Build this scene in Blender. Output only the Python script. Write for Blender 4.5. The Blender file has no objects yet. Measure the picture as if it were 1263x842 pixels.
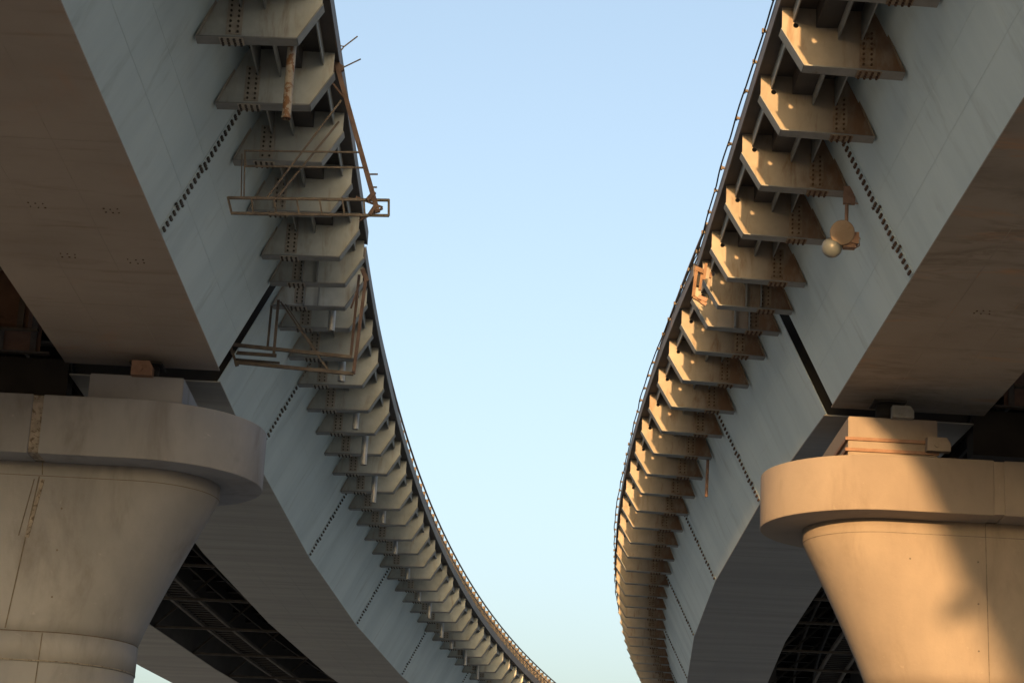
import bpy, bmesh, math, random
from mathutils import Vector, Matrix
random.seed(7)

# ------------------------------------------------------------------ camera, sky, sun, exposure
sc = bpy.context.scene
EYE = 1.6                                   # camera height above the ground; heights below are above the eye
FPX, PITCH, ROLL = 2720.0, math.radians(16.0), math.radians(3.0)   # focal length in pixels of a 1263 wide picture
FW = Vector((0, math.cos(PITCH), math.sin(PITCH)))
UP0 = Vector((0, -math.sin(PITCH), math.cos(PITCH))); RT0 = Vector((1, 0, 0))
RT = RT0 * math.cos(ROLL) + UP0 * math.sin(ROLL)
UP = -RT0 * math.sin(ROLL) + UP0 * math.cos(ROLL)
cam = bpy.data.cameras.new('camera'); camo = bpy.data.objects.new('camera', cam)
sc.collection.objects.link(camo); sc.camera = camo
cam.sensor_width = 36.0; cam.lens = 36.0 * FPX / 1263.0; cam.clip_start = 0.1; cam.clip_end = 5000
m = Matrix((RT, UP, -FW)).transposed().to_4x4(); m.translation = Vector((0, 0, EYE)); camo.matrix_world = m

SUN_EL, SUN_AZ = math.radians(5.0), math.radians(6.2)     # low sun behind the camera, slightly from the left
TO_SUN = Vector((-math.sin(SUN_AZ) * math.cos(SUN_EL), -math.cos(SUN_AZ) * math.cos(SUN_EL), math.sin(SUN_EL)))
w = bpy.data.worlds.new('World'); sc.world = w; w.use_nodes = True
nt = w.node_tree; bg = nt.nodes['Background']; sky = nt.nodes.new('ShaderNodeTexSky'); sky.sky_type = 'NISHITA'
sky.sun_disc = False; sky.sun_elevation = SUN_EL; sky.sun_rotation = math.atan2(TO_SUN.x, TO_SUN.y)
sky.altitude = 50; sky.air_density = 0.66; sky.dust_density = 6.5; sky.ozone_density = 0.2
nt.links.new(sky.outputs[0], bg.inputs[0]); bg.inputs[1].default_value = 0.15
sl = bpy.data.lights.new('sun', 'SUN'); so = bpy.data.objects.new('sun', sl); sc.collection.objects.link(so)
sl.energy = 2.45; sl.angle = math.radians(0.65); sl.color = (1.0, 0.545, 0.215)
so.rotation_euler = TO_SUN.to_track_quat('Z', 'Y').to_euler(); so.location = (0, -20, 40)
sc.view_settings.view_transform = 'Standard'; sc.view_settings.look = 'None'
sc.view_settings.exposure = 1.9; sc.view_settings.gamma = 1.0; sc.view_settings.use_curve_mapping = False

def ray(px): return FW * FPX + RT * (px[0] - 631.5) - UP * (px[1] - 421.0)
def atz(px, z): d = ray(px); d *= z / d.z; return Vector((d.x, d.y, d.z + EYE))       # a pixel on a known height
def aty(px, y): d = ray(px); d *= y / d.y; return Vector((d.x, d.y, d.z + EYE))       # a pixel at a known distance

# ------------------------------------------------------------------ helpers
col = sc.collection
class MB:
    def __init__(s): s.v = []; s.f = []; s.uv = []; s.sm = []
    def face(s, pts, uv=None, smooth=False):
        n = len(s.v); s.v += [tuple(p) for p in pts]; s.f.append(list(range(n, n + len(pts))))
        s.uv.append(uv or [(0, 0)] * len(pts)); s.sm.append(smooth)
    def box(s, c, d, R=None):
        c = Vector(c); hx, hy, hz = d[0] / 2, d[1] / 2, d[2] / 2
        P = [Vector((x, y, z)) for x in (-hx, hx) for y in (-hy, hy) for z in (-hz, hz)]
        if R is not None: P = [R @ p for p in P]
        P = [p + c for p in P]
        for q in ((0, 1, 3, 2), (4, 6, 7, 5), (0, 4, 5, 1), (2, 3, 7, 6), (0, 2, 6, 4), (1, 5, 7, 3)): s.face([P[i] for i in q])
    def bar(s, a, b, wd, ht=None, upv=Vector((0, 0, 1))):
        a, b = Vector(a), Vector(b); ht = ht or wd; t = (b - a); L = t.length; t.normalize()
        x = t.cross(upv)
        if x.length < 1e-3: x = t.cross(Vector((1, 0, 0)))
        x.normalize(); y = x.cross(t); R = Matrix((x, y, t)).transposed()
        s.box((a + b) / 2, (wd, ht, L), R)
    def tube(s, pts, r, n=8, caps=True, smooth=True, r2=None):
        pts = [Vector(p) for p in pts]; rings = []
        for i, p in enumerate(pts):
            t = (pts[min(i + 1, len(pts) - 1)] - pts[max(i - 1, 0)]).normalized()
            x = t.cross(Vector((0, 0, 1)))
            if x.length < 1e-3: x = Vector((1, 0, 0))
            x.normalize(); y = x.cross(t); rr = r if r2 is None else r + (r2 - r) * i / (len(pts) - 1)
            rings.append([p + (x * math.cos(2 * math.pi * k / n) + y * math.sin(2 * math.pi * k / n)) * rr for k in range(n)])
        for a, b in zip(rings, rings[1:]):
            for k in range(n): s.face([a[k], a[(k + 1) % n], b[(k + 1) % n], b[k]], smooth=smooth)
        if caps: s.face(rings[0][::-1]); s.face(rings[-1])
    def prism(s, poly, f0, f1, sides=True, smooth=False):
        a = [f0(p) for p in poly]; b = [f1(p) for p in poly]; s.face(a[::-1]); s.face(b); n = len(poly)
        if sides:
            for k in range(n): s.face([a[k], a[(k + 1) % n], b[(k + 1) % n], b[k]], smooth=smooth)
    def mesh(s, name, mat):
        me = bpy.data.meshes.new(name); me.from_pydata(s.v, [], s.f)
        uvl = me.uv_layers.new(name='UVMap'); i = 0; flat = []
        for u in s.uv:
            for q in u: flat += q
        uvl.data.foreach_set('uv', flat)
        me.polygons.foreach_set('use_smooth', s.sm)
        bm = bmesh.new(); bm.from_mesh(me); bmesh.ops.remove_doubles(bm, verts=bm.verts, dist=1e-5)
        bmesh.ops.recalc_face_normals(bm, faces=bm.faces); bm.to_mesh(me); bm.free()
        me.materials.append(mat); me.update(); return me
def obj(name, me, parent=None, loc=None, rz=0.0):
    o = bpy.data.objects.new(name, me); col.objects.link(o)
    if parent is not None: o.parent = parent
    if loc is not None: o.location = loc
    o.rotation_euler[2] = rz; return o
def empty(name, label, cat, loc=(0, 0, 0), group=None):
    o = bpy.data.objects.new(name, None); col.objects.link(o); o.location = loc; o.empty_display_size = .3
    o['label'] = label; o['category'] = cat
    if group: o['group'] = group
    return o
def tag(o, label, cat, group=None):
    o['label'] = label; o['category'] = cat
    if group: o['group'] = group
    return o

# ------------------------------------------------------------------ materials
def mat(name, c1, c2, rough=.7, coord='Object', scale=(1, 1, 1), nscale=1.0, detail=6, lo=.35, hi=.65, dirt=None, dscale=(1, 1, 1), dn=2.0, dlo=.55, dhi=.75,
        bump=.15, bscale=30, metal=0.0, spec=.4, rnd=0.0, dirt2=None, d2scale=(1, 1, 1), d2n=1.0, d2lo=.6, d2hi=.7, bdist=.004, rustx=None, vein=None):
    M = bpy.data.materials.new(name); M.use_nodes = True; t = M.node_tree; N = t.nodes; L = t.links
    b = N['Principled BSDF']; b.inputs['Roughness'].default_value = rough; b.inputs['Metallic'].default_value = metal
    b.inputs['Specular IOR Level'].default_value = spec
    tc = N.new('ShaderNodeTexCoord'); src = tc.outputs[coord]
    oi = N.new('ShaderNodeObjectInfo')
    def mapped(sca):
        mp = N.new('ShaderNodeMapping'); mp.inputs['Scale'].default_value = sca; L.new(src, mp.inputs[0])
        cm = N.new('ShaderNodeCombineXYZ'); ml = N.new('ShaderNodeMath'); ml.operation = 'MULTIPLY'; ml.inputs[1].default_value = 57.0
        L.new(oi.outputs['Random'], ml.inputs[0]); L.new(ml.outputs[0], cm.inputs[2]); L.new(ml.outputs[0], cm.inputs[0])
        L.new(cm.outputs[0], mp.inputs['Location']); return mp.outputs[0]
    def noise(vec, s, d=detail, r=.6, dist=0.0):
        n = N.new('ShaderNodeTexNoise'); n.inputs['Scale'].default_value = s; n.inputs['Detail'].default_value = d
        n.inputs['Roughness'].default_value = r; n.inputs['Distortion'].default_value = dist; L.new(vec, n.inputs['Vector']); return n.outputs['Fac']
    def ramp(f, a, c):
        r = N.new('ShaderNodeMapRange'); r.interpolation_type = 'SMOOTHSTEP'; r.inputs[1].default_value = a; r.inputs[2].default_value = c; L.new(f, r.inputs[0]); return r.outputs[0]
    def mix(f, a, c):
        x = N.new('ShaderNodeMix'); x.data_type = 'RGBA'; L.new(f, x.inputs[0])
        for k, q in ((6, a), (7, c)):
            if isinstance(q, tuple): x.inputs[k].default_value = (*q, 1)
            else: L.new(q, x.inputs[k])
        return x.outputs[2]
    c = mix(ramp(noise(mapped(scale), nscale), lo, hi), c1, c2)
    if dirt: c = mix(ramp(noise(mapped(dscale), dn, 5, .65, .4), dlo, dhi), c, dirt)
    if dirt2: c = mix(ramp(noise(mapped(d2scale), d2n, 5, .6, .8), d2lo, d2hi), c, dirt2)
    if vein:
        for sca, dist, wd in (((.7, .22, 1), .9, .05), ((1.3, .4, 1), 1.2, .035)):
            q = N.new('ShaderNodeMath'); q.operation = 'SUBTRACT'; L.new(noise(mapped(sca), 1.0, 4, .55, dist), q.inputs[0]); q.inputs[1].default_value = .5
            a = N.new('ShaderNodeMath'); a.operation = 'ABSOLUTE'; L.new(q.outputs[0], a.inputs[0])
            iv = N.new('ShaderNodeMapRange'); iv.inputs[1].default_value = 0; iv.inputs[2].default_value = wd; iv.inputs[3].default_value = .38; iv.inputs[4].default_value = 0; L.new(a.outputs[0], iv.inputs[0])
            pm = N.new('ShaderNodeMath'); pm.operation = 'MULTIPLY'; L.new(iv.outputs[0], pm.inputs[0]); L.new(ramp(noise(mapped((.25, .3, 1)), 1.0, 3), .42, .62), pm.inputs[1]); c = mix(pm.outputs[0], c, vein)
    if rustx:
        sx = N.new('ShaderNodeSeparateXYZ'); L.new(tc.outputs['Object'], sx.inputs[0]); f1 = ramp(sx.outputs[0], .62, 1.35); f2 = ramp(noise(mapped((1, 1, .5)), 3.0), .25, .6)
        mm = N.new('ShaderNodeMath'); mm.operation = 'MULTIPLY'; L.new(f1, mm.inputs[0]); L.new(f2, mm.inputs[1]); c = mix(mm.outputs[0], c, rustx)
    if rnd:
        hs = N.new('ShaderNodeHueSaturation'); mr = N.new('ShaderNodeMapRange'); mr.inputs[3].default_value = 1 - rnd; mr.inputs[4].default_value = 1 + rnd
        L.new(oi.outputs['Random'], mr.inputs[0]); L.new(mr.outputs[0], hs.inputs['Value']); L.new(c, hs.inputs['Color']); c = hs.outputs[0]
    L.new(c, b.inputs['Base Color'])
    if bump:
        bp = N.new('ShaderNodeBump'); bp.inputs['Strength'].default_value = bump; bp.inputs['Distance'].default_value = bdist
        L.new(noise(mapped((1, 1, 1)), bscale, 8, .7), bp.inputs['Height']); L.new(bp.outputs[0], b.inputs['Normal'])
    return M

M = {}
# swept steel uses UV in metres: u along the bridge, v round the section
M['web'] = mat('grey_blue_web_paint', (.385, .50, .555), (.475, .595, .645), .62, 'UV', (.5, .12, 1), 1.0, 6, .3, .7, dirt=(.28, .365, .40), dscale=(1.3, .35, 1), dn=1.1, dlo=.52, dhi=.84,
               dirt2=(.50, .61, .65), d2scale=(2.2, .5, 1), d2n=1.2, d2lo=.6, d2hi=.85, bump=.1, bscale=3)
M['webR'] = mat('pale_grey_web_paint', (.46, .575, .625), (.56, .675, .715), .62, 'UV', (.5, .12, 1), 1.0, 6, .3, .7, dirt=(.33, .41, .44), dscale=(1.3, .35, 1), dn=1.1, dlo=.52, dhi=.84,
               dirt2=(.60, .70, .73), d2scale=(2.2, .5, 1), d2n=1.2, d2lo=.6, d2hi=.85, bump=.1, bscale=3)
M['flangeL'] = mat('bounce_warmed_flange_paint', (.245, .215, .19), (.30, .265, .235), .7, 'UV', (.35, .35, 1), 1.0, 6, .3, .7, dirt=(.20, .165, .14), dscale=(1.4, .25, 1), dn=1.4, dlo=.52, dhi=.8,
               dirt2=(.34, .21, .145), d2scale=(.25, .4, 1), d2n=1.0, d2lo=.55, d2hi=.85, bump=.1, bscale=4)  # brown base carries the warm ground bounce; dirt and rust lie over it
M['flangeLF'] = mat('dull_grey_flange_paint', (.235, .245, .24), (.295, .31, .30), .7, 'UV', (1.1, .12, 1), 1.0, 6, .3, .7, dirt=(.20, .205, .20), dscale=(2.4, .12, 1), dn=1.6, dlo=.5, dhi=.8, bump=.1, bscale=4)
M['flangeR'] = mat('stained_grey_brown_flange_paint', (.205, .19, .17), (.25, .235, .21), .7, 'UV', (.35, .35, 1), 1.0, 6, .3, .7, dirt=(.125, .11, .095), dscale=(.5, .4, 1), dn=1.0, dlo=.5, dhi=.8,
               dirt2=(.34, .20, .12), d2scale=(.9, .3, 1), d2n=.9, d2lo=.55, d2hi=.75, bump=.1, bscale=4, vein=(.085, .065, .05))
M['flangeRF'] = mat('slate_grey_flange_paint', (.21, .225, .235), (.26, .275, .285), .7, 'UV', (1.1, .12, 1), 1.0, 6, .3, .7, dirt=(.19, .19, .195), dscale=(2.4, .12, 1), dn=1.6, dlo=.5, dhi=.8, bump=.1, bscale=4)
M['bracketL'] = mat('weathered_beige_bracket_paint', (.335, .375, .38), (.415, .46, .46), .65, 'Object', (1, 1, 1), 2.5, 6, .3, .7, dirt=(.25, .23, .19), dscale=(2.4, 1, .5), dn=1.7, dlo=.5, dhi=.78, bump=.1, bscale=20, rnd=.16)
M['bracketR'] = mat('rusty_beige_bracket_paint', (.25, .225, .19), (.30, .27, .23), .65, 'Object', (1, 1, 1), 2.5, 6, .3, .7, dirt=(.17, .11, .07), dscale=(2.4, 1, .5), dn=1.6, dlo=.5, dhi=.76, bump=.1, bscale=20, rnd=.15, rustx=(.19, .115, .07))
M['flg'] = mat('grey_bracket_flange_paint', (.17, .185, .19), (.22, .235, .24), .6, 'Object', (1, 1, 1), 4, 6, .3, .7, dirt=(.12, .09, .07), dn=3, dlo=.6, dhi=.8, bump=.1, bscale=30, rnd=.08)
M['spliceL'] = mat('dirty_splice_plate', (.30, .29, .26), (.38, .365, .33), .8, 'Object', nscale=5, dirt=(.19, .175, .15), dn=5, bump=.2)
M['spliceR'] = mat('rust_brown_splice_plate', (.20, .145, .10), (.27, .22, .165), .85, 'Object', nscale=5, dirt=(.14, .075, .04), dn=6, bump=.3)
M['boltL'] = mat('dark_bolt_steel', (.035, .033, .03), (.06, .055, .05), .7, bump=0)
M['boltR'] = mat('rusted_bolt_steel', (.06, .035, .022), (.10, .055, .033), .8, bump=0)
M['under'] = mat('shade_darkened_deck_underside', (.035, .035, .037), (.06, .058, .06), .7, 'UV', (.6, .6, 1), 1.0, dirt=(.035, .027, .023), dscale=(.8, .5, 1), dn=1.2, bump=.1, bscale=5)  # shade of the recesses between brackets is put into this dark colour
M['dark'] = mat('shade_black_steel', (.016, .016, .016), (.028, .027, .026), .8, 'Object', nscale=.7, bump=0)  # near black: the shade inside the bridge is painted into the steel
M['inner_shade'] = mat('shade_dimmed_steel', (.035, .033, .03), (.06, .056, .05), .8, 'Object', nscale=2, bump=0)  # walkway and cross frames, colour dimmed to stand for shade under the deck
M['brown'] = mat('red_brown_primer_steel', (.16, .09, .06), (.22, .13, .085), .75, 'Object', nscale=1.2, dirt=(.09, .06, .045), dn=1.5, bump=.1)
M['fascia'] = mat('dark_fascia_paint', (.07, .065, .065), (.11, .10, .095), .65, 'UV', (.7, 2, 1), 1.0, dirt=(.2, .12, .08), dscale=(.8, 1.2, 1), dn=1.2, bump=.1, bscale=6)
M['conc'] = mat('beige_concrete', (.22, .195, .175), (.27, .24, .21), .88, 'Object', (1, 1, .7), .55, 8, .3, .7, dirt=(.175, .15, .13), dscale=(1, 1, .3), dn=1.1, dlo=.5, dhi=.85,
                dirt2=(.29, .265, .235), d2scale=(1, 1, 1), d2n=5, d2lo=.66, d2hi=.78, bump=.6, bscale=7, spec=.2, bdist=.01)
M['concL'] = mat('sky_cooled_concrete', (.22, .238, .27), (.275, .295, .33), .88, 'Object', (1, 1, .7), .55, 8, .3, .7, dirt=(.155, .155, .165), dscale=(1, 1, .35), dn=1.0, dlo=.46, dhi=.82,
                dirt2=(.32, .335, .365), d2scale=(1, 1, 1), d2n=5, d2lo=.66, d2hi=.78, bump=.6, bscale=7, spec=.2, bdist=.01)  # concrete of the shaded pier, with cool skylight mixed into its colour
M['seam'] = mat('dark_mortar_seam', (.10, .09, .08), (.15, .135, .12), .95, 'Object', nscale=6, bump=.3)
M['patch'] = mat('flaking_patch_mortar', (.20, .19, .18), (.29, .275, .255), .95, 'Object', nscale=5, dirt=(.11, .095, .08), dn=9, dlo=.5, dhi=.6, bump=.6, bscale=14)
M['rust'] = mat('rusted_gantry_steel', (.078, .052, .044), (.115, .08, .066), .85, 'Object', nscale=4, dirt=(.07, .04, .03), dn=6, bump=.3, rnd=.1)
M['hook'] = mat('faded_orange_rust_steel', (.14, .085, .055), (.19, .12, .08), .85, 'Object', nscale=4, dirt=(.05, .035, .028), dn=5, bump=.2)
M['grime'] = mat('grimy_gantry_steel', (.075, .065, .055), (.12, .105, .09), .8, 'Object', nscale=4, dirt=(.12, .07, .045), dn=5, bump=.2)
M['zinc'] = mat('galvanised_pipe', (.30, .315, .32), (.40, .415, .42), .5, 'Object', nscale=3, dirt=(.26, .2, .15), dn=4, dlo=.6, dhi=.8, bump=.05, metal=.4)
M['rustpipe'] = mat('peeling_rusty_pipe', (.22, .205, .175), (.30, .28, .24), .7, 'Object', nscale=4, dirt=(.15, .08, .04), dn=7, dlo=.48, dhi=.56, bump=.3)
M['lampdisc'] = mat('brown_lamp_cover', (.24, .185, .14), (.28, .22, .17), .6, 'Object', nscale=5, dirt=(.25, .17, .11), dn=6, bump=.05)
M['rod'] = mat('rust_brown_rod', (.20, .125, .09), (.25, .16, .12), .8, nscale=6, bump=.1)
M['rubber'] = mat('black_rubber', (.02, .02, .02), (.03, .03, .03), .7, bump=0)
M['ground'] = mat('dry_earth_ground', (.26, .275, .28), (.32, .335, .34), .95, 'Object', nscale=.05, dirt=(.22, .23, .22), dn=.12, bump=.4, bscale=3)
g = bpy.data.materials.new('smoky_globe_glass'); g.use_nodes = True; b = g.node_tree.nodes['Principled BSDF']
b.inputs['Base Color'].default_value = (.085, .105, .12, 1); b.inputs['Roughness'].default_value = .38; b.inputs['Specular IOR Level'].default_value = .3; M['glass'] = g

# ------------------------------------------------------------------ ground
gm = MB(); gm.face([(-3000, -3000, 0), (3000, -3000, 0), (3000, 3000, 0), (-3000, 3000, 0)])
go = obj('ground', gm.mesh('ground', M['ground'])); go['kind'] = 'structure'

# ------------------------------------------------------------------ the two bridges
ZC, ZB, ZT, ZD = 14.5 + EYE, 12.48 + EYE, 15.55 + EYE, 15.82 + EYE     # bracket corner, box bottom, deck underside, deck top
OWEB = lambda z: 2.68 - (z - ZB) * .495                                # the outer web leans outward
# plan line of the bracket corners, as read from the picture on the plane ZC
def bend(y): return .00125 * (22 - y) ** 2 if y > -5 else .911 + .0675 * (-5 - y)      # the bridges bend left behind the camera
def xplanR(y):
    if y < 22: return 4.53 - bend(y)
    if y < 47.6: return 4.53
    t = y - 47.6; return 4.50 - .0395 * t + .00134 * t * t
def xplanL(y):
    if y < 22: return -3.77 - bend(y)
    if y < 47.6: return -3.77
    t = y - 47.6; return -3.87 - .0026 * t + .00088 * t * t + .0000023 * t ** 3
class Path:
    def __init__(s, fx, side): s.fx = fx; s.sd = side          # side +1: the bridge lies to the right of its line
    def frame(s, y):
        h = .05; dx = (s.fx(y + h) - s.fx(y - h)) / (2 * h); a = math.atan2(-dx, 1.0)      # rotation about z
        return Vector((s.fx(y), y, 0)), a
    def at(s, y, o, z, straight=False):
        p, a = s.frame(y); q = Vector((o * s.sd, 0, 0)); q.rotate(Matrix.Rotation(a, 3, 'Z')); return Vector((p.x + q.x, p.y + q.y, z))
def sweep(path, ys, prof, closed=True, cut=None):
    b = MB(); n = len(prof); L = [0]
    for i in range(n): j = (i + 1) % n; L.append(L[-1] + math.hypot(prof[j][0] - prof[i][0], prof[j][1] - prof[i][1]))
    for y0, y1 in zip(ys, ys[1:]):
        for i in range(n if closed else n - 1):
            j = (i + 1) % n
            b.face([path.at(y0, *prof[i]), path.at(y1, *prof[i]), path.at(y1, *prof[j]), path.at(y0, *prof[j])],
                   [(y0, L[i]), (y1, L[i]), (y1, L[i + 1]), (y0, L[i + 1])])
    if closed: b.face([path.at(ys[0], *p) for p in prof][::-1]); b.face([path.at(ys[-1], *p) for p in prof])
    return b
def frange(a, b, st):
    n = max(1, round((b - a) / st)); return [a + (b - a) * i / n for i in range(n + 1)]
def rect(o0, o1, z0, z1): return [(o0, z0), (o1, z0), (o1, z1), (o0, z1)]

# bracket kit (shared meshes per side): local x = outward offset * side, local y along the bridge, z up from ZC
def bracket_kit(sd, bm_, spl, blt):
    X = lambda o: o * sd
    T = ZT - ZC - .002; hole = (-.13, .74, .048); hc = [(hole[0] + hole[2] * math.cos(math.pi / 2 + math.pi * k / 6), hole[1] + hole[2] * math.sin(math.pi / 2 + math.pi * k / 6)) for k in range(7)]
    hd = [(2 * hole[0] - p[0], p[1]) for p in hc]
    hx = hole[0]; zlow = (.60) * (1 - (hx + .36) / .36)                # height of the sloping edge under the hole
    left = [(-.36, T), (-.36, .60), (hx, zlow)] + hc[::-1] + [(hx, T)]
    right = [(hx, zlow), (0, 0), (1.66, -.05), (1.215, T), (hx, T)] + hd
    b = MB(); th = .012
    if sd < 0: left, right = [(-.36, T), (-.36, .60), (0, 0), (1.66, -.05), (1.215 - .05, T)], None
    for poly in (left, right):
        if poly: b.prism(poly, lambda p: (X(p[0]), -th, p[1]), lambda p: (X(p[0]), th, p[1]))
    webm = b.mesh('bracket', bm_)
    f = MB(); hw = .155; t = .022
    for (a, c) in (((-.375, .625), (0, 0)), ((.0, 0), (1.655, -.05))):
        dx, dz = c[0] - a[0], c[1] - a[1]; l = math.hypot(dx, dz); nx, nz = dz / l, -dx / l      # downward normal
        e = .012 if a[0] < -.1 else 0
        poly = [(a[0], a[1]), (c[0] + nx * 0, c[1]), (c[0] + nx * t + dx / l * e, c[1] + nz * t), (a[0] + nx * t, a[1] + nz * t)]
        f.prism(poly, lambda p: (X(p[0]), -hw, p[1] - .001), lambda p: (X(p[0]), hw, p[1] - .001))
    flm = f.mesh('bottom_flange', M['flg'])
    s = MB(); s.box((X(1.05), -.019, .38), (.26, .010, .66)); s.box((X(1.07), 0, -.062), (.40, .30, .012))
    # end plate against the leaning web
    s.prism([(1.665, -.05), (1.645, -.05), (1.20, T), (1.22, T)], lambda p: (X(p[0]), -.11, p[1]), lambda p: (X(p[0]), .11, p[1]))
    spm = s.mesh('splice_plate', spl)
    k = MB()
    for o in (.985, 1.115):
        for i in range(7): c = (X(o), -.024, .10 + i * .092); k.tube([c, (c[0], -.052, c[2])], .021, 6)
    for i in range(4):
        o = .92 + i * .10
        for y in (-.115, -.05, .05, .115): k.tube([(X(o), y, -.066 - (o > 1) * .002), (X(o), y, -.10)], .021, 6)
    bom = k.mesh('splice_bolt', blt)
    # end bracket (beside the joint): plain upright stiffeners, dark inner bay
    e = MB()
    for o in (.62, .95): e.box((X(o), -.07, .46), (.03, .11, .90))
    stm = e.mesh('stiffener', M['flg'])
    return webm, flm, spm, bom, stm
def rail_kit(sd):
    b = MB(); b.prism([(-.14, 0), (.20, 0), (.06, .80), (-.12, .80)], lambda p: (p[0] * sd, -.03, p[1]), lambda p: (p[0] * sd, .03, p[1]))
    b.box((.02 * sd, 0, .012), (.38, .16, .022)); return b.mesh('rail_post', M['grime'])
def bolt_seam(path, y, ztop, matname):
    b = MB(); n = 27; z0, z1 = ZB + .06, ztop
    def P(y_, z, lift): return path.at(y_, OWEB(z) - lift * .896, z - lift * .444)
    # splice plate
    b2 = MB(); yy = (y - .17, y + .17)
    q = [P(yy[0], z0, .004), P(yy[1], z0, .004), P(yy[1], z1, .004), P(yy[0], z1, .004)]; q2 = [P(yy[0], z0, .012), P(yy[1], z0, .012), P(yy[1], z1, .012), P(yy[0], z1, .012)]
    b2.face(q2, [(y, 0), (y + .3, 0), (y + .3, 2), (y, 2)])
    for i in range(4): b2.face([q[i], q[(i + 1) % 4], q2[(i + 1) % 4], q2[i]])
    for i in range(n):
        z = z0 + (z1 - z0) * (i + .5) / n; wide = i in (4, 5, 11, 12)
        for dy in ((-.20, -.08, 0, .08, .20) if wide else (-.08, 0, .08)):
            if wide and i in (5, 12) and dy < -.1: continue
            if wide and i in (4, 11) and dy > .1: continue
            b.tube([P(y + dy, z, .010), P(y + dy, z, .045)], .031, 6)
    return b, b2

SIDES = {}
def build_span(sd, path, ya, yb, yend_dir, bys, splices, labels, fl, pipes=()):
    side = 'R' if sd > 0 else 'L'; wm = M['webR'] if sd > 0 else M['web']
    root = empty('bridge_span', labels, 'bridge', (path.fx(max(ya, 30)), max(ya, 30), 0), 'curved steel bridge spans')
    inv = Matrix.Translation(-root.location)
    def P(name, mb, mt, parent=root):
        me = mb.mesh(name, mt); me.transform(inv); return obj(name, me, parent)
    ysm = frange(ya, yb, 1.6)
    # box stations: straight plates between the bolted splices
    ybx = [ya] + [s for s in splices if ya < s < yb] + [yb]
    if ya < 20: ybx = sorted(set([ya] + [y for y in frange(ya, 22, 6)] + ybx))
    else: ybx = sorted(set(ybx + [y for s in (splices[-1] + 12.5 * k for k in range(1, 8)) for y in (s,) if s < yb]))
    # two boxes, mirrored about the middle of the deck (offset 8.54)
    for mir in (0, 1):
        F = (lambda o: o) if not mir else (lambda o: 17.08 - o)
        zt = ZT - .004
        wo = sweep(path, ybx, [(F(OWEB(ZB)), ZB), (F(OWEB(zt)), zt), (F(OWEB(zt) + .02), zt), (F(OWEB(ZB) + .02), ZB)])
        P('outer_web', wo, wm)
        wi = sweep(path, ybx, [(F(5.98), ZB), (F(6.75), zt), (F(6.73), zt), (F(5.96), ZB)])
        P('inner_web', wi, M['dark'])
        P('bottom_flange', sweep(path, ybx, rect(F(2.63), F(6.03), ZB - .032, ZB - .002)), M[fl])
        for ye in (ya + .25, yb - .25):
            d = MB(); c = [(F(OWEB(ZB) + .03), ZB + .003), (F(5.94), ZB + .003), (F(6.70), zt - .003), (F(OWEB(zt) + .03), zt - .003)]
            d.face([path.at(ye, *q) for q in c]); P('end_diaphragm', d, M['dark'])
    # deck
    P('deck_slab', sweep(path, ysm, rect(-.40, 17.48, ZT, ZD)), M['under'])
    P('edge_beam', sweep(path, ysm, rect(-.425, -.402, ZT - .01, ZD + .03)), M['fascia'])
    P('kerb', sweep(path, ysm, rect(-.30, .3, ZD + .002, ZD + .20)), M['fascia'])
    # deck ribs between brackets
    for o, wd, dep in ((-.17, .022, .25), (.57, .026, .52), (.96, .026, .52)):
        P('deck_rib', sweep(path, ysm, rect(o - wd / 2, o + wd / 2, ZT - dep, ZT - .003)), M['flg'])
    P('rib_trough', sweep(path, ysm, rect(.20, .555, ZT - .33, ZT - .003)), M['under'])
    # brackets
    if side not in SIDES: SIDES[side] = (bracket_kit(sd, M['bracket' + side], M['splice' + side], M['bolt' + side]), rail_kit(sd))
    kit, post = SIDES[side]
    for y, end in bys:
        p, a = path.frame(y)
        br = obj('bracket', kit[0], root, Vector((p.x, p.y, ZC)) - root.location, a)
        obj('bottom_flange', kit[1], br); obj('splice_plate', kit[2], br); obj('splice_bolt', kit[3], br)['kind'] = 'stuff'
        if end: obj('stiffener', kit[4], br)
    # barrier posts and rails
    y = 30.2 if ya < 20 else ya + .35
    ymax = min(yb, 132)
    while y < ymax:
        p, a = path.frame(y); obj('rail_post', post, root, Vector((p.x, p.y, ZD + .202)) - root.location, a); y += 1.34
    P('top_rail', sweep(path, frange(max(ya, 24), ymax, 1.6), rect(-.16, -.11, ZD + .99, ZD + 1.04)), M['fascia'])
    P('middle_rail', sweep(path, frange(max(ya, 24), ymax, 1.6), rect(-.175, -.15, ZD + .62, ZD + .67)), M['fascia'])
    # bolted splices and weld seams on the outer web
    for s in splices:
        if ya < s < min(yb, 125) and s > 20:
            bb, pl = bolt_seam(path, s, ZT - .15, 'bolt' + side); pp = P('splice_plate', pl, wm); bo = bb.mesh('splice_bolt', M['bolt' + side]); bo.transform(inv); obj('splice_bolt', bo, pp)['kind'] = 'stuff'
    y0, y1 = max(ya, 26) + .02, min(yb, 125) - .02
    for z in (ZB + .78, ZB + 1.45):
        ys = [y0] + [q for q in ybx if y0 < q < y1] + [y1]
        o = OWEB(z); P('weld_seam', sweep(path, ys, [(o - .001, z - .006), (o - .005, z), (o - .004, z + .006), (o + .003, z)]), wm)
    zf = ZB - .0325
    for ys_ in ([33.1, 42.3] if ya < 20 else [s_ + 6 for s_ in splices if s_ < 110]):
        w_ = MB(); w_.bar(path.at(ys_, 2.66, zf), path.at(ys_, 6.0, zf), .016, .006); P('weld_seam', w_, M[fl])
    for o in (3.75, 4.85):
        P('weld_seam', sweep(path, sorted([q for q in ybx if y0 < q < y1] + [y0, y1]), [(o - .007, zf), (o, zf - .004), (o + .007, zf)]), M[fl])
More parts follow.
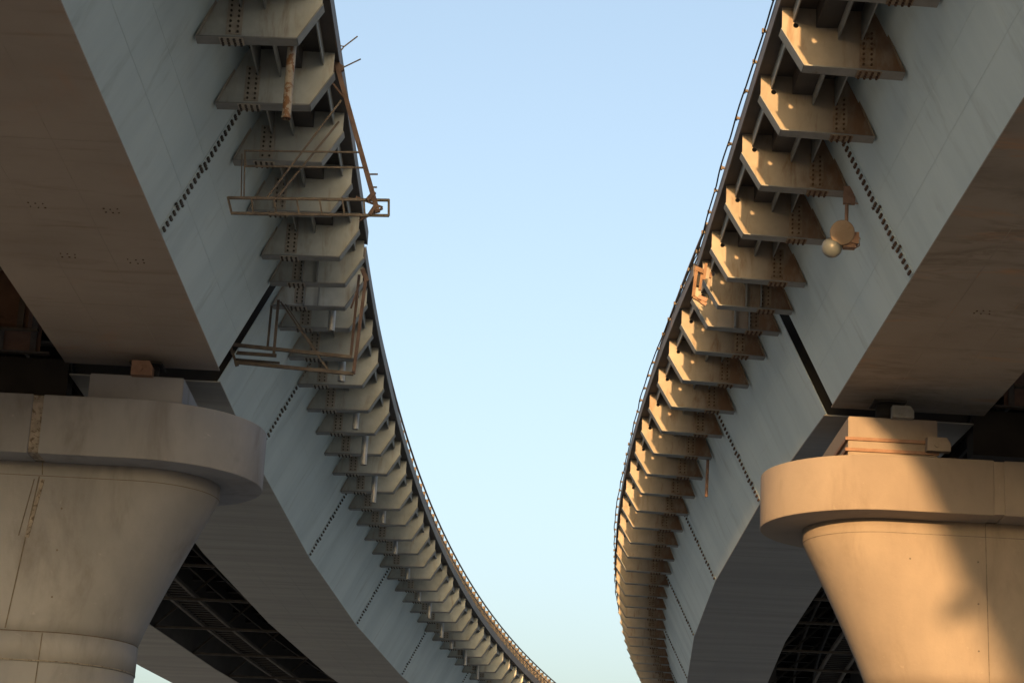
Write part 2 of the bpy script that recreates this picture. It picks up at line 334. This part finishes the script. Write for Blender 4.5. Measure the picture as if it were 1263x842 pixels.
    if ya < 20:                                               # clusters of small plugged lifting holes in the soffit
        spots = ((46, 253), (138, 260), (84, 315), (168, 322)) if sd < 0 else ((1212, 385),)
        for sp in spots:
            c = atz(sp, ZB - .0325 - EYE); lg = MB()
            for k in range(6):
                q = c + Vector(((k % 3 - 1) * .13 + random.uniform(-.02, .02), (k // 3 - .5) * .2 + random.uniform(-.03, .03), 0))
                lg.tube([q + Vector((0, 0, .004)), q - Vector((0, 0, .012))], random.uniform(.011, .02), 7)
            P('plugged_holes', lg, M['boltR'])['kind'] = 'stuff'
    # steelwork between the boxes: floor beams, cross frames, walkway
    q0 = max(ya, 28)
    y = q0 + .9; k = 0
    while y < min(yb, 128):
        P('floor_beam', sweep(path, [y - .09, y + .09], rect(6.1 + .62, 17.08 - 6.72, ZT - .62, ZT - .59)), M['dark'])
        P('floor_beam', sweep(path, [y - .008, y + .008], rect(6.1 + .62, 17.08 - 6.72, ZT - .588, ZT - .004)), M['dark'])
        y += 2.69
    for o in (7.6, 8.54, 9.48):
        P('stringer', sweep(path, frange(q0 + .3, min(yb, 128) - .3, 3), rect(o - .05, o + .05, ZT - .95, ZT - .625)), M['dark'])
    xs = [s + 2.6 for s in splices] + [s - 4.4 for s in splices]
    for s in sorted(xs):
        if s > q0 + 1 and s < min(yb, 128) - 1:
            f = MB(); at = lambda o, z: path.at(s, o, z)
            f.bar(at(6.06, ZB + .03), at(11.02, ZB + .03), .09); f.bar(at(6.06, ZB + .08), at(8.54, ZT - .7), .08); f.bar(at(11.02, ZB + .08), at(8.54, ZT - .7), .08)
            P('cross_frame', f, M['inner_shade'])
    for o in (8.03, 9.05):
        P('walkway_channel', sweep(path, frange(q0 + .4, min(yb, 128) - .4, 3), rect(o - .06, o + .06, ZB + .09, ZB + .22)), M['inner_shade'])
    wk = MB(); y = q0 + .6
    while y < min(yb, 128) - .6:
        wk.bar(path.at(y, 8.1, ZB + .2), path.at(y, 8.98, ZB + .2), .05); y += .55
    P('walkway_grating', sweep(path, frange(q0 + .4, min(yb, 128) - .4, 3), rect(8.10, 8.98, ZB + .225, ZB + .24)), M['dark']); P('walkway_rung', wk, M['dark'])['kind'] = 'stuff'
    # transverse end diaphragm between the boxes at the joint
    ye = yb - .45 if yend_dir > 0 else ya + .45
    d = sweep(path, [ye - .01, ye + .01], rect(6.85, 17.08 - 6.85, ZB + .55, ZT - .004)); P('end_diaphragm', d, M['brown'])
    if yend_dir < 0:
        P('bearing_beam', sweep(path, [ya + .7, ya + 1.3], rect(6.2, 17.08 - 6.2, ZB - .55, ZB + .5)), M['dark'])
    d = MB()
    for o in (7.0, 7.75, 8.5, 9.25, 10.0): d.bar(path.at(ye - .09, o, ZB + .56), path.at(ye - .09, o, ZT - .02), .03, .14)
    d.bar(path.at(ye - .08, 6.6, ZB + .53), path.at(ye - .08, 10.5, ZB + .53), .2, .04); P('stiffener', d, M['grime'])
    # drain pipes
    for top, bot, r, mm in pipes:
        a = atz(top, 14.55); c = aty(bot, a.y); a.z += .35; c.x = a.x * .6 + c.x * .4
        t = MB(); t.tube([a, c], r, 14, caps=False); t.tube([a, c], r * .86, 14, caps=False); t.tube([c + Vector((0, 0, .012)), c - Vector((0, 0, .004))], r * 1.06, 14, caps=False)
        P('drain_pipe', t, M[mm])
    return root

PR, PL = Path(xplanR, 1), Path(xplanL, -1)
JN, JF = 47.40, 48.02
near_b = [(33.43 - 2.85 * k, False) for k in range(33, 0, -1)] + [(y, y > 46) for y in (33.43, 36.29, 39.13, 41.97, 44.83, 46.86)]
farR = [(48.52, True)] + [(50.62 + 2.69 * k, False) for k in range(31)]
farL = [(48.52, True)] + [(50.28 + 2.62 * k, False) for k in range(32)]
pipesLn = [((360, 60), (353, 146), .075, 'rustpipe')]
pipesLf = [((410, 384), (408, 408), .085, 'zinc'), ((422, 447), (421, 470), .09, 'zinc'), ((439.5, 509), (437.5, 529), .09, 'zinc'), ((450.5, 539), (448, 573), .09, 'zinc'), ((462, 589), (460.5, 619.5), .09, 'zinc'),
           ((472.8, 628), (472.3, 645), .09, 'zinc'), ((488, 667), (486.7, 683), .09, 'zinc'), ((503, 699.6), (502, 714), .09, 'zinc'), ((517, 728), (516, 741), .09, 'zinc'), ((530, 742), (529, 762), .09, 'zinc'),
           ((545, 767), (544.6, 786), .09, 'zinc'), ((557, 788), (556, 799.5), .09, 'zinc'), ((574, 807), (573.5, 819.6), .09, 'zinc'), ((589, 826), (588.8, 837), .09, 'zinc')]
pipesRf = [((873.5, 562), (869.5, 612), .045, 'rod')]
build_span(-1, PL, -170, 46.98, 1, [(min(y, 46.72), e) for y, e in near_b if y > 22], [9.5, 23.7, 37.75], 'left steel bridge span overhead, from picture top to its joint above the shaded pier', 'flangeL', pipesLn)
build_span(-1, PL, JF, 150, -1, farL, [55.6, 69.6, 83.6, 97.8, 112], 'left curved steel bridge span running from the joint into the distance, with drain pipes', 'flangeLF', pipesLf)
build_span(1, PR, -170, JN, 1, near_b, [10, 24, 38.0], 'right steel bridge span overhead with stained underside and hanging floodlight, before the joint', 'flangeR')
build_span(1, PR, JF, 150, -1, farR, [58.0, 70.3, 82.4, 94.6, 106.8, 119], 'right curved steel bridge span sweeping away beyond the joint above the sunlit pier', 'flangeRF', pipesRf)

# ------------------------------------------------------------------ piers
def stadium(xl, xr, r, yc, n=28):
    P = []
    for k in range(n + 1): a = -math.pi / 2 + math.pi * k / n; P.append((xr + r * math.cos(a), yc + r * math.sin(a)))
    for k in range(n + 1): a = math.pi / 2 + math.pi * k / n; P.append((xl + r * math.cos(a), yc + r * math.sin(a)))
    return P
def loft(secs):                                                # [(poly, z)] bottom to top
    b = MB(); n = len(secs[0][0])
    for (p0, z0), (p1, z1) in zip(secs, secs[1:]):
        for k in range(n):
            j = (k + 1) % n; b.face([(*p0[k], z0), (*p0[j], z0), (*p1[j], z1), (*p1[k], z1)], smooth=True)
    b.face([(*p, secs[0][1]) for p in secs[0][0]][::-1]); b.face([(*p, secs[-1][1]) for p in secs[-1][0]])
    return b
def pier(name, label, cx, hl_cap, hl_top, hl_neck, zc0, zc1, zneck, mt, seam_x, endsign, yc=48.0):
    r, rf = 2.5, 1.65
    root = empty(name, label, 'pier', (cx, yc, 0), 'flared concrete bridge piers')
    def P(nm, b, m_, par=root): me = b.mesh(nm, m_); me.transform(Matrix.Translation((-cx, -yc, 0))); return obj(nm, me, par)
    # cap in two casts with a recessed strip between them
    S = stadium(cx - hl_cap, cx + hl_cap, r, yc)
    def clip(P_, x, keep):
        out = []
        for i in range(len(P_)):
            a, c = P_[i], P_[(i + 1) % len(P_)]; ia, ic = (a[0] - x) * keep >= 0, (c[0] - x) * keep >= 0
            if ia: out.append(a)
            if ia != ic: t = (x - a[0]) / (c[0] - a[0]); out.append((x, a[1] + t * (c[1] - a[1])))
        return out
    def bevel_cap(poly, nm):
        b = MB(); bm = bmesh.new(); vs = [bm.verts.new((*p, zc0)) for p in poly]; f = bm.faces.new(vs)
        ex = bmesh.ops.extrude_face_region(bm, geom=[f]); bmesh.ops.translate(bm, verts=[v for v in ex['geom'] if isinstance(v, bmesh.types.BMVert)], vec=(0, 0, zc1 - zc0))
        bmesh.ops.recalc_face_normals(bm, faces=bm.faces)
        ed = [e for e in bm.edges if len(e.link_faces) == 2 and e.calc_face_angle(0) > 1.0]
        bmesh.ops.bevel(bm, geom=ed, offset=.022, segments=2, affect='EDGES', profile=.5)
        for fc in bm.faces: fc.smooth = abs(fc.normal.z) < .05
        me = bpy.data.meshes.new(nm); bm.to_mesh(me); bm.free(); me.materials.append(mt); me.transform(Matrix.Translation((-cx, -yc, 0))); return obj(nm, me, root)
    sw = .11
    for keep in (1, -1): bevel_cap(clip(S, seam_x + sw * keep, keep), 'cap_slab')
    st = MB(); st.box((seam_x, yc, (zc0 + zc1) / 2), (2 * sw + .02, 2 * r - .05, zc1 - zc0 - .05)); P('cap_joint', st, M['patch'] if endsign < 0 else mt)
    # flared head
    secs = []
    zl = zc0 - .30
    for t in [i / 10 for i in range(11)]:
        z = zneck + (zl - zneck) * t; e = t ** 1.12; hl = hl_neck + (hl_top - hl_neck) * e; secs.append((stadium(cx - hl, cx + hl, rf, yc), z))
    secs.append((stadium(cx - hl_top, cx + hl_top, rf, yc), zc0 - .002))
    P('flared_head', loft(secs), mt)
    rg = loft([(stadium(cx - hl_neck - .012, cx + hl_neck + .012, rf, yc), zneck - .62), (stadium(cx - hl_neck - .012, cx + hl_neck + .012, rf + .006, yc), zneck - .004)]); P('neck_band', rg, mt)
    sh = loft([(stadium(cx - hl_neck, cx + hl_neck, rf - .006, yc), .0), (stadium(cx - hl_neck, cx + hl_neck, rf - .006, yc), zneck - .624)]); P('shaft', sh, mt)
    # casting seams: thin mortar lines on the head
    def hl_at(z):
        t = max(0, min(1, (z - zneck) / (zl - zneck))); return hl_neck + (hl_top - hl_neck) * t ** 1.12
    def ring(z, hgt, lift):
        a = stadium(cx - hl_at(z), cx + hl_at(z), rf + lift, yc); c = stadium(cx - hl_at(z + hgt), cx + hl_at(z + hgt), rf + lift, yc); b = MB()
        for k in range(len(a)):
            j = (k + 1) % len(a); b.face([(*a[k], z), (*a[j], z), (*c[j], z + hgt), (*c[k], z + hgt)], smooth=True)
        return b
    P('casting_seam', ring(zl - .01, .014, .004), M['seam']); P('casting_seam', ring(zneck - .004, .02, .016), M['seam'])
    fy = yc - rf - .004
    def strip(x0, z0, x1, z1, wd, mt_=M['seam'], dep=.006, nm='casting_seam'):
        b = MB(); b.bar((x0, fy, z0), (x1, fy, z1), dep * 2, wd, Vector((1, 0, 0))); P(nm, b, mt_)
    if endsign < 0:
        strip(seam_x + .02, zl - .02, seam_x - .34, zneck + .05, .025)
        strip(seam_x + .10, zl - .08, seam_x - .10, zl - 1.35, .08, M['patch'], .012, 'mortar_patch'); strip(seam_x - .08, zl - .08, seam_x - .28, zl - 1.32, .02)
        strip(seam_x + .06, zc0 - .01, seam_x + .08, zl + .02, .02)
        strip(seam_x + .45, zneck - .02, seam_x + .38, zneck - 2.0, .02)
        P('casting_seam', ring(zneck - .61, .02, .016), M['patch'])
    else:
        strip(seam_x - .12, zc0 - .01, seam_x - .06, zneck + .03, .016)
    th = MB()
    for zz in (zneck + .75, zneck + 1.75, zneck + 2.65):
        for xx in range(-3, 4):
            x_ = cx + endsign * -1 * 0 + xx * 1.45
            if abs(x_ - cx) < hl_at(zz) - .1: th.tube([(x_, fy + .002, zz), (x_, fy - .001, zz)], .022, 8)
    tb = P('tie_hole', th, M['seam']); tb['kind'] = 'stuff'
    return root
def S2(z): return z + EYE
L_C, R_C = -3.77 - 8.54, 4.53 + 8.54
capL_end, capR_end = -5.37, 5.71
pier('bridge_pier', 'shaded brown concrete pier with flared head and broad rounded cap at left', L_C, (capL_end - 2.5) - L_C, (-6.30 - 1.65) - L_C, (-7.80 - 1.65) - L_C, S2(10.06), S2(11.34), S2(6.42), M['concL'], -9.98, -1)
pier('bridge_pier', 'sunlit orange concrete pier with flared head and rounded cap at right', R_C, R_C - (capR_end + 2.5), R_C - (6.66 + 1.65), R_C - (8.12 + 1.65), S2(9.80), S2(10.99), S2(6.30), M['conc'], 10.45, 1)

# bearing plinths and bearings on the caps
def plinth(label, x0, x1, z0, z1, mt, straps=0):
    root = empty('bearing_plinth', label, 'plinth', ((x0 + x1) / 2, 48, z0), 'concrete bearing plinths')
    b = MB(); b.box((0, 0, (z1 - z0) / 2 + .002), (x1 - x0, 3.9, z1 - z0)); me = b.mesh('block', mt); bm = bmesh.new(); bm.from_mesh(me)
    bmesh.ops.bevel(bm, geom=bm.edges[:], offset=.02, segments=2, affect='EDGES'); bm.to_mesh(me); bm.free(); obj('block', me, root)
    for k in range(straps):
        s = MB(); z = .20 + .24 * k; hx = (x1 - x0) / 2
        s.box((-.02, -1.975, z), (x1 - x0 + .10, .05, .07)); s.box((-hx - .03, -.9, z), (.05, 2.15, .07)); obj('clamp_angle', s.mesh('clamp_angle', M['rod']), root)
    return root
plinth('pale concrete plinth block on shaded left pier cap under the girder', -9.05, -7.02, S2(11.34), S2(12.0), M['concL'])
plinth('concrete plinth with two rust brown clamp angles on sunlit right pier cap', 7.33, 9.25, S2(10.99), S2(11.93), M['conc'], 2)
def bearing(label, x, y, z0, z1, mt):
    root = empty('bridge_bearing', label, 'bearing', (x, y, z0), 'bridge bearings')
    h = z1 - z0
    b = MB(); b.box((0, 0, .04), (.75, .75, .074)); obj('base_plate', b.mesh('base_plate', mt), root)
    b = MB(); b.tube([(0, 0, .078), (0, 0, h - .06)], .27, 20); obj('pot', b.mesh('pot', mt), root)
    b = MB(); b.box((0, 0, h - .035), (.7, .7, .044)); obj('top_plate', b.mesh('top_plate', mt), root)
for sx, z, nm in ((-7.95, 12.0, 'left'), (8.3, 11.93, 'right')):
    for y, w_ in ((46.75, 'near'), (49.0, 'far')):
        bearing('dark pot bearing between %s plinth and the %s girder end' % (nm, w_), sx, y, S2(z) + .002, ZB - .034, M['rubber'])
def stopper(name, label, px, y, w_, h_, mt):
    c = aty(px, y); root = empty(name, label, 'steel block', (c.x, y, c.z), 'small steel blocks by the bearings')
    b = MB(); b.prism([(-w_ / 2, -h_ / 2), (w_ / 2, -h_ / 2), (w_ / 2, .1 * h_), (w_ * .33, h_ / 2), (-w_ / 2, h_ / 2)], lambda p: (p[0], -.12, p[1]), lambda p: (p[0], .12, p[1])); obj('body', b.mesh('body', mt), root)
    b = MB(); b.tube([(-.04, -.121, -.02), (-.04, -.15, -.02)], .06, 10); obj('bolt', b.mesh('bolt', mt), root)
stopper('steel_stopper', 'small rust brown rounded steel block above the left plinth', (176, 455), 45.95, .46, .32, M['rod'])
stopper('steel_stopper', 'small grey steel block above the right plinth', (1113, 509), 45.95, .46, .26, M['flg'])
stopper('steel_stopper', 'pale steel block on right pier cap beside the plinth end', (1157, 549), 45.9, .50, .30, M['conc'])

# ------------------------------------------------------------------ inspection cradles hanging from the left deck edge
def cradle(name, label, Y, lines, base, cat='gantry'):
    root = empty(name, label, cat, base, 'inspection cradles at the deck edges')
    for nm, a, b_, wd, dy, mm in lines:
        A, B = aty(a, Y + dy), aty(b_, Y + dy); m_ = MB(); m_.bar(A, B, wd, wd); me = m_.mesh(nm, M[mm]); me.transform(Matrix.Translation(-root.location)); obj(nm, me, root)
    return root
Y1 = 36.7
ln = [('post', (413, 72), (466, 262), .085, 0, 'rust'), ('post', (409, 92), (416, 78), .05, 0, 'rust'),
      ('beam', (281, 244), (480, 247), .045, 0, 'grime'), ('beam', (285, 263), (480, 266), .045, 0, 'grime'),
      ('beam_end', (281, 243), (286, 264), .04, 0, 'grime'), ('beam_end', (479.5, 246), (479.5, 266), .04, 0, 'grime')]
ln += [('rung', (281 + 28 * k + .8, 244), (285 + 28 * k, 264), .03, 0, 'grime') for k in (1, 2, 3, 4, 5)]
ln += [('rung', (449, 247), (450, 266), .03, 0, 'grime'),
       ('handrail', (301, 186), (446, 188), .028, 0, 'grime'), ('handrail', (303, 205), (449, 207), .028, 0, 'grime'),
       ('handrail_post', (302, 186), (303, 206), .03, 0, 'grime'), ('handrail_post', (302, 187), (301, 243), .025, 0, 'grime'), ('handrail_post', (298.5, 190), (297.5, 243), .02, .3, 'grime'),
       ('brace', (421, 124), (330, 243), .03, 0, 'grime'), ('brace', (418, 150), (343, 243), .03, .1, 'grime'), ('brace', (408, 100), (424, 120), .035, 0, 'rust'),
       ('peg', (452, 215), (466, 215), .025, 0, 'grime'), ('peg', (455, 231), (465, 231), .025, 0, 'grime'),
       ('gusset', (453, 247), (462, 237), .07, -.02, 'rust'), ('gusset', (456, 265), (464, 253), .07, -.02, 'rust'),
       ('strut', (439, 243), (472, 256), .035, .5, 'rust'), ('strut', (443, 272), (472, 257), .035, .5, 'rust'),
       ('antenna_rod', (416.5, 68), (424, 58), .02, 0, 'grime'), ('antenna_rod', (424, 58), (441, 45), .02, 0, 'grime'), ('antenna_rod', (412, 55), (424, 57.5), .016, 0, 'grime'),
       ('antenna_rod', (420, 85), (445, 73), .02, 0, 'grime'), ('antenna_rod', (420, 80), (425.5, 82.5), .016, 0, 'grime'), ('hook', (413, 75), (422, 88), .09, 0, 'rust')]
cradle('inspection_cradle', 'rusty inspection cradle with ladder beam hanging off left deck edge near the top', Y1, ln, aty((413, 72), Y1))
Y2 = 47.9
ln = [('beam', (283, 424.5), (434, 440.5), .075, 0, 'grime'), ('beam', (291, 446.5), (436, 461), .075, 0, 'grime'), ('beam', (285, 434.5), (341, 438.5), .07, .2, 'grime'), ('beam', (291, 443), (345, 447.5), .045, -.05, 'dark'),
      ('handrail_post', (343.5, 370), (337.6, 438), .06, 0, 'grime'), ('handrail_post', (335, 377), (330, 428), .05, .3, 'grime'), ('handrail_post', (283, 424), (291, 447), .06, 0, 'grime'),
      ('brace', (346, 372), (407, 459.5), .035, 0, 'grime'), ('brace', (352, 375), (393, 437), .025, .3, 'grime'),
      ('post', (451, 345), (436, 461), .075, 0, 'rust'), ('post', (443, 339), (432.5, 441), .06, .3, 'rust'), ('hook', (447, 332), (453, 347), .10, 0, 'rust'), ('brace', (433, 380), (443, 351), .04, .2, 'rust'),
      ('knob', (291, 446), (292.5, 451), .09, 0, 'grime'), ('knob', (282, 422), (285, 427), .09, 0, 'grime')]
cradle('inspection_cradle', 'grimy inspection cradle with slanted brace beneath the left deck joint', Y2, ln, aty((447, 332), Y2))
Y3 = 46.1
ln = [('plate', (857, 331), (869, 336), .10, 0, 'hook'), ('plate', (859, 331), (855, 366), .07, 0, 'hook'), ('plate', (871, 325), (868, 345), .06, -.1, 'hook'), ('plate', (877, 336), (876, 343), .05, -.1, 'hook'),
      ('plate', (866, 336), (863, 358), .06, .05, 'hook'), ('panel', (862, 341), (859, 353), .13, .1, 'dark'), ('plate', (855, 366), (866, 372), .07, 0, 'hook'), ('clamp', (861, 366), (872, 371), .09, -.05, 'rod'), ('clamp', (864, 372), (871, 376), .07, -.05, 'rod')]
cradle('cradle_hook', 'sunlit orange steel hook frame clamped to right deck edge beside the joint', Y3, ln, aty((860, 350), Y3), 'bracket')

# ------------------------------------------------------------------ floodlight on the right span, and cable along the right deck edge
def floodlight(label, base, s=1.0, full=True):
    root = empty('floodlight', label, 'floodlight', base, 'hanging floodlights')
    def A(nm, b, mm): return obj(nm, b.mesh(nm, M[mm]), root)
    b = MB(); b.box((.02, 0, -.02), (.22, .10, .34)); b.box((.10, .02, .05), (.12, .16, .16)); b.bar((.05, -.02, -.16), (.34, -.02, -.20), .018); A('mount', b, 'rod')
    b = MB(); b.tube([(-.02, 0, -.12), (-.03, 0, -.78)], .035, 10); A('pole', b, 'rod')
    b = MB(); prev = None                         # shallow dish facing the road below
    ax = Vector((.05, -.92, -.38)).normalized(); xx = ax.cross(Vector((0, 0, 1))).normalized(); yy = xx.cross(ax); c0 = Vector((-.12, -.12, -.80)); rings = []
    for k in range(7):
        a = math.radians(90 * k / 6); rr = .235 * math.sin(a); d = .025 * math.cos(a); rings.append([c0 + ax * d + (xx * math.cos(2 * math.pi * i / 28) + yy * math.sin(2 * math.pi * i / 28)) * rr for i in range(28)])
    rings.append([p - ax * .10 - (p - c0) * .25 for p in rings[-1]])
    for a, c in zip(rings, rings[1:]):
        for i in range(28): b.face([a[i], a[(i + 1) % 28], c[(i + 1) % 28], c[i]], smooth=True)
    b.face(rings[-1]); A('lamp_cover', b, 'lampdisc')
    b = MB(); c1 = Vector((-.28, .10, -1.03)); R_ = .195; n = 24
    for i in range(12):
        for j in range(n):
            q = []
            for (u, v) in ((i, j), (i + 1, j), (i + 1, j + 1), (i, j + 1)):
                th, ph = math.pi * u / 12, 2 * math.pi * v / n; q.append(c1 + Vector((math.sin(th) * math.cos(ph), math.sin(th) * math.sin(ph), math.cos(th))) * R_)
            b.face(q, smooth=True)
    A('globe', b, 'glass')
    b = MB(); b.box((.13, .05, -.86), (.15, .2, .22)); b.box((.04, .08, -.98), (.22, .18, .12)); b.tube([(.16, .02, -.75), (.23, 0, -.86), (.22, 0, -1.0), (.14, .02, -1.05)], .012, 6); b.tube([(.06, .08, -.95), (-.15, .1, -1.0)], .05, 8); A('ballast_box', b, 'rod')
    return root
floodlight('floodlight with round brown cover and glass globe hanging from right bridge bracket', aty((1046, 240), 39.0))
# unseen lamp added behind the camera to cast a shadow blob on the sunlit pier
p = Vector((9.72, 46.3, S2(7.95))); d = TO_SUN / math.hypot(TO_SUN.x, TO_SUN.y)
floodlight('unseen floodlight added behind the viewer to shade the right pier', p + d * 62 + Vector((.1, 0, .85)))

cb = MB(); pts = []; y = 24.0; k = 0
while y < 112:
    t = (y - 24) / 2.69; sag = .06 * math.sin(math.pi * (t % 1.0)) + .03 * math.sin(y * 1.7)
    q = PR.at(y, -.465 - .35 * sag - .03 * math.sin(y * .35), ZD + .04 - .6 * sag); pts.append(q); y += .3
cb.tube(pts, .016, 6); me = cb.mesh('cable', M['rubber'])
root = empty('cable', 'thin black cable strung along the sunlit right deck edge', 'cable', PR.at(33, -.54, ZD))
me.transform(Matrix.Translation(-root.location)); obj('cord', me, root)
clip = MB(); clip.box((0, 0, 0), (.07, .04, .05)); clip.box((-.025, 0, .0), (.03, .07, .08)); cm = clip.mesh('clip', M['grime'])
y = 24.3
while y < 112: obj('clip', cm, root, PR.at(y, -.462, ZD + .03) - root.location); y += 1.345
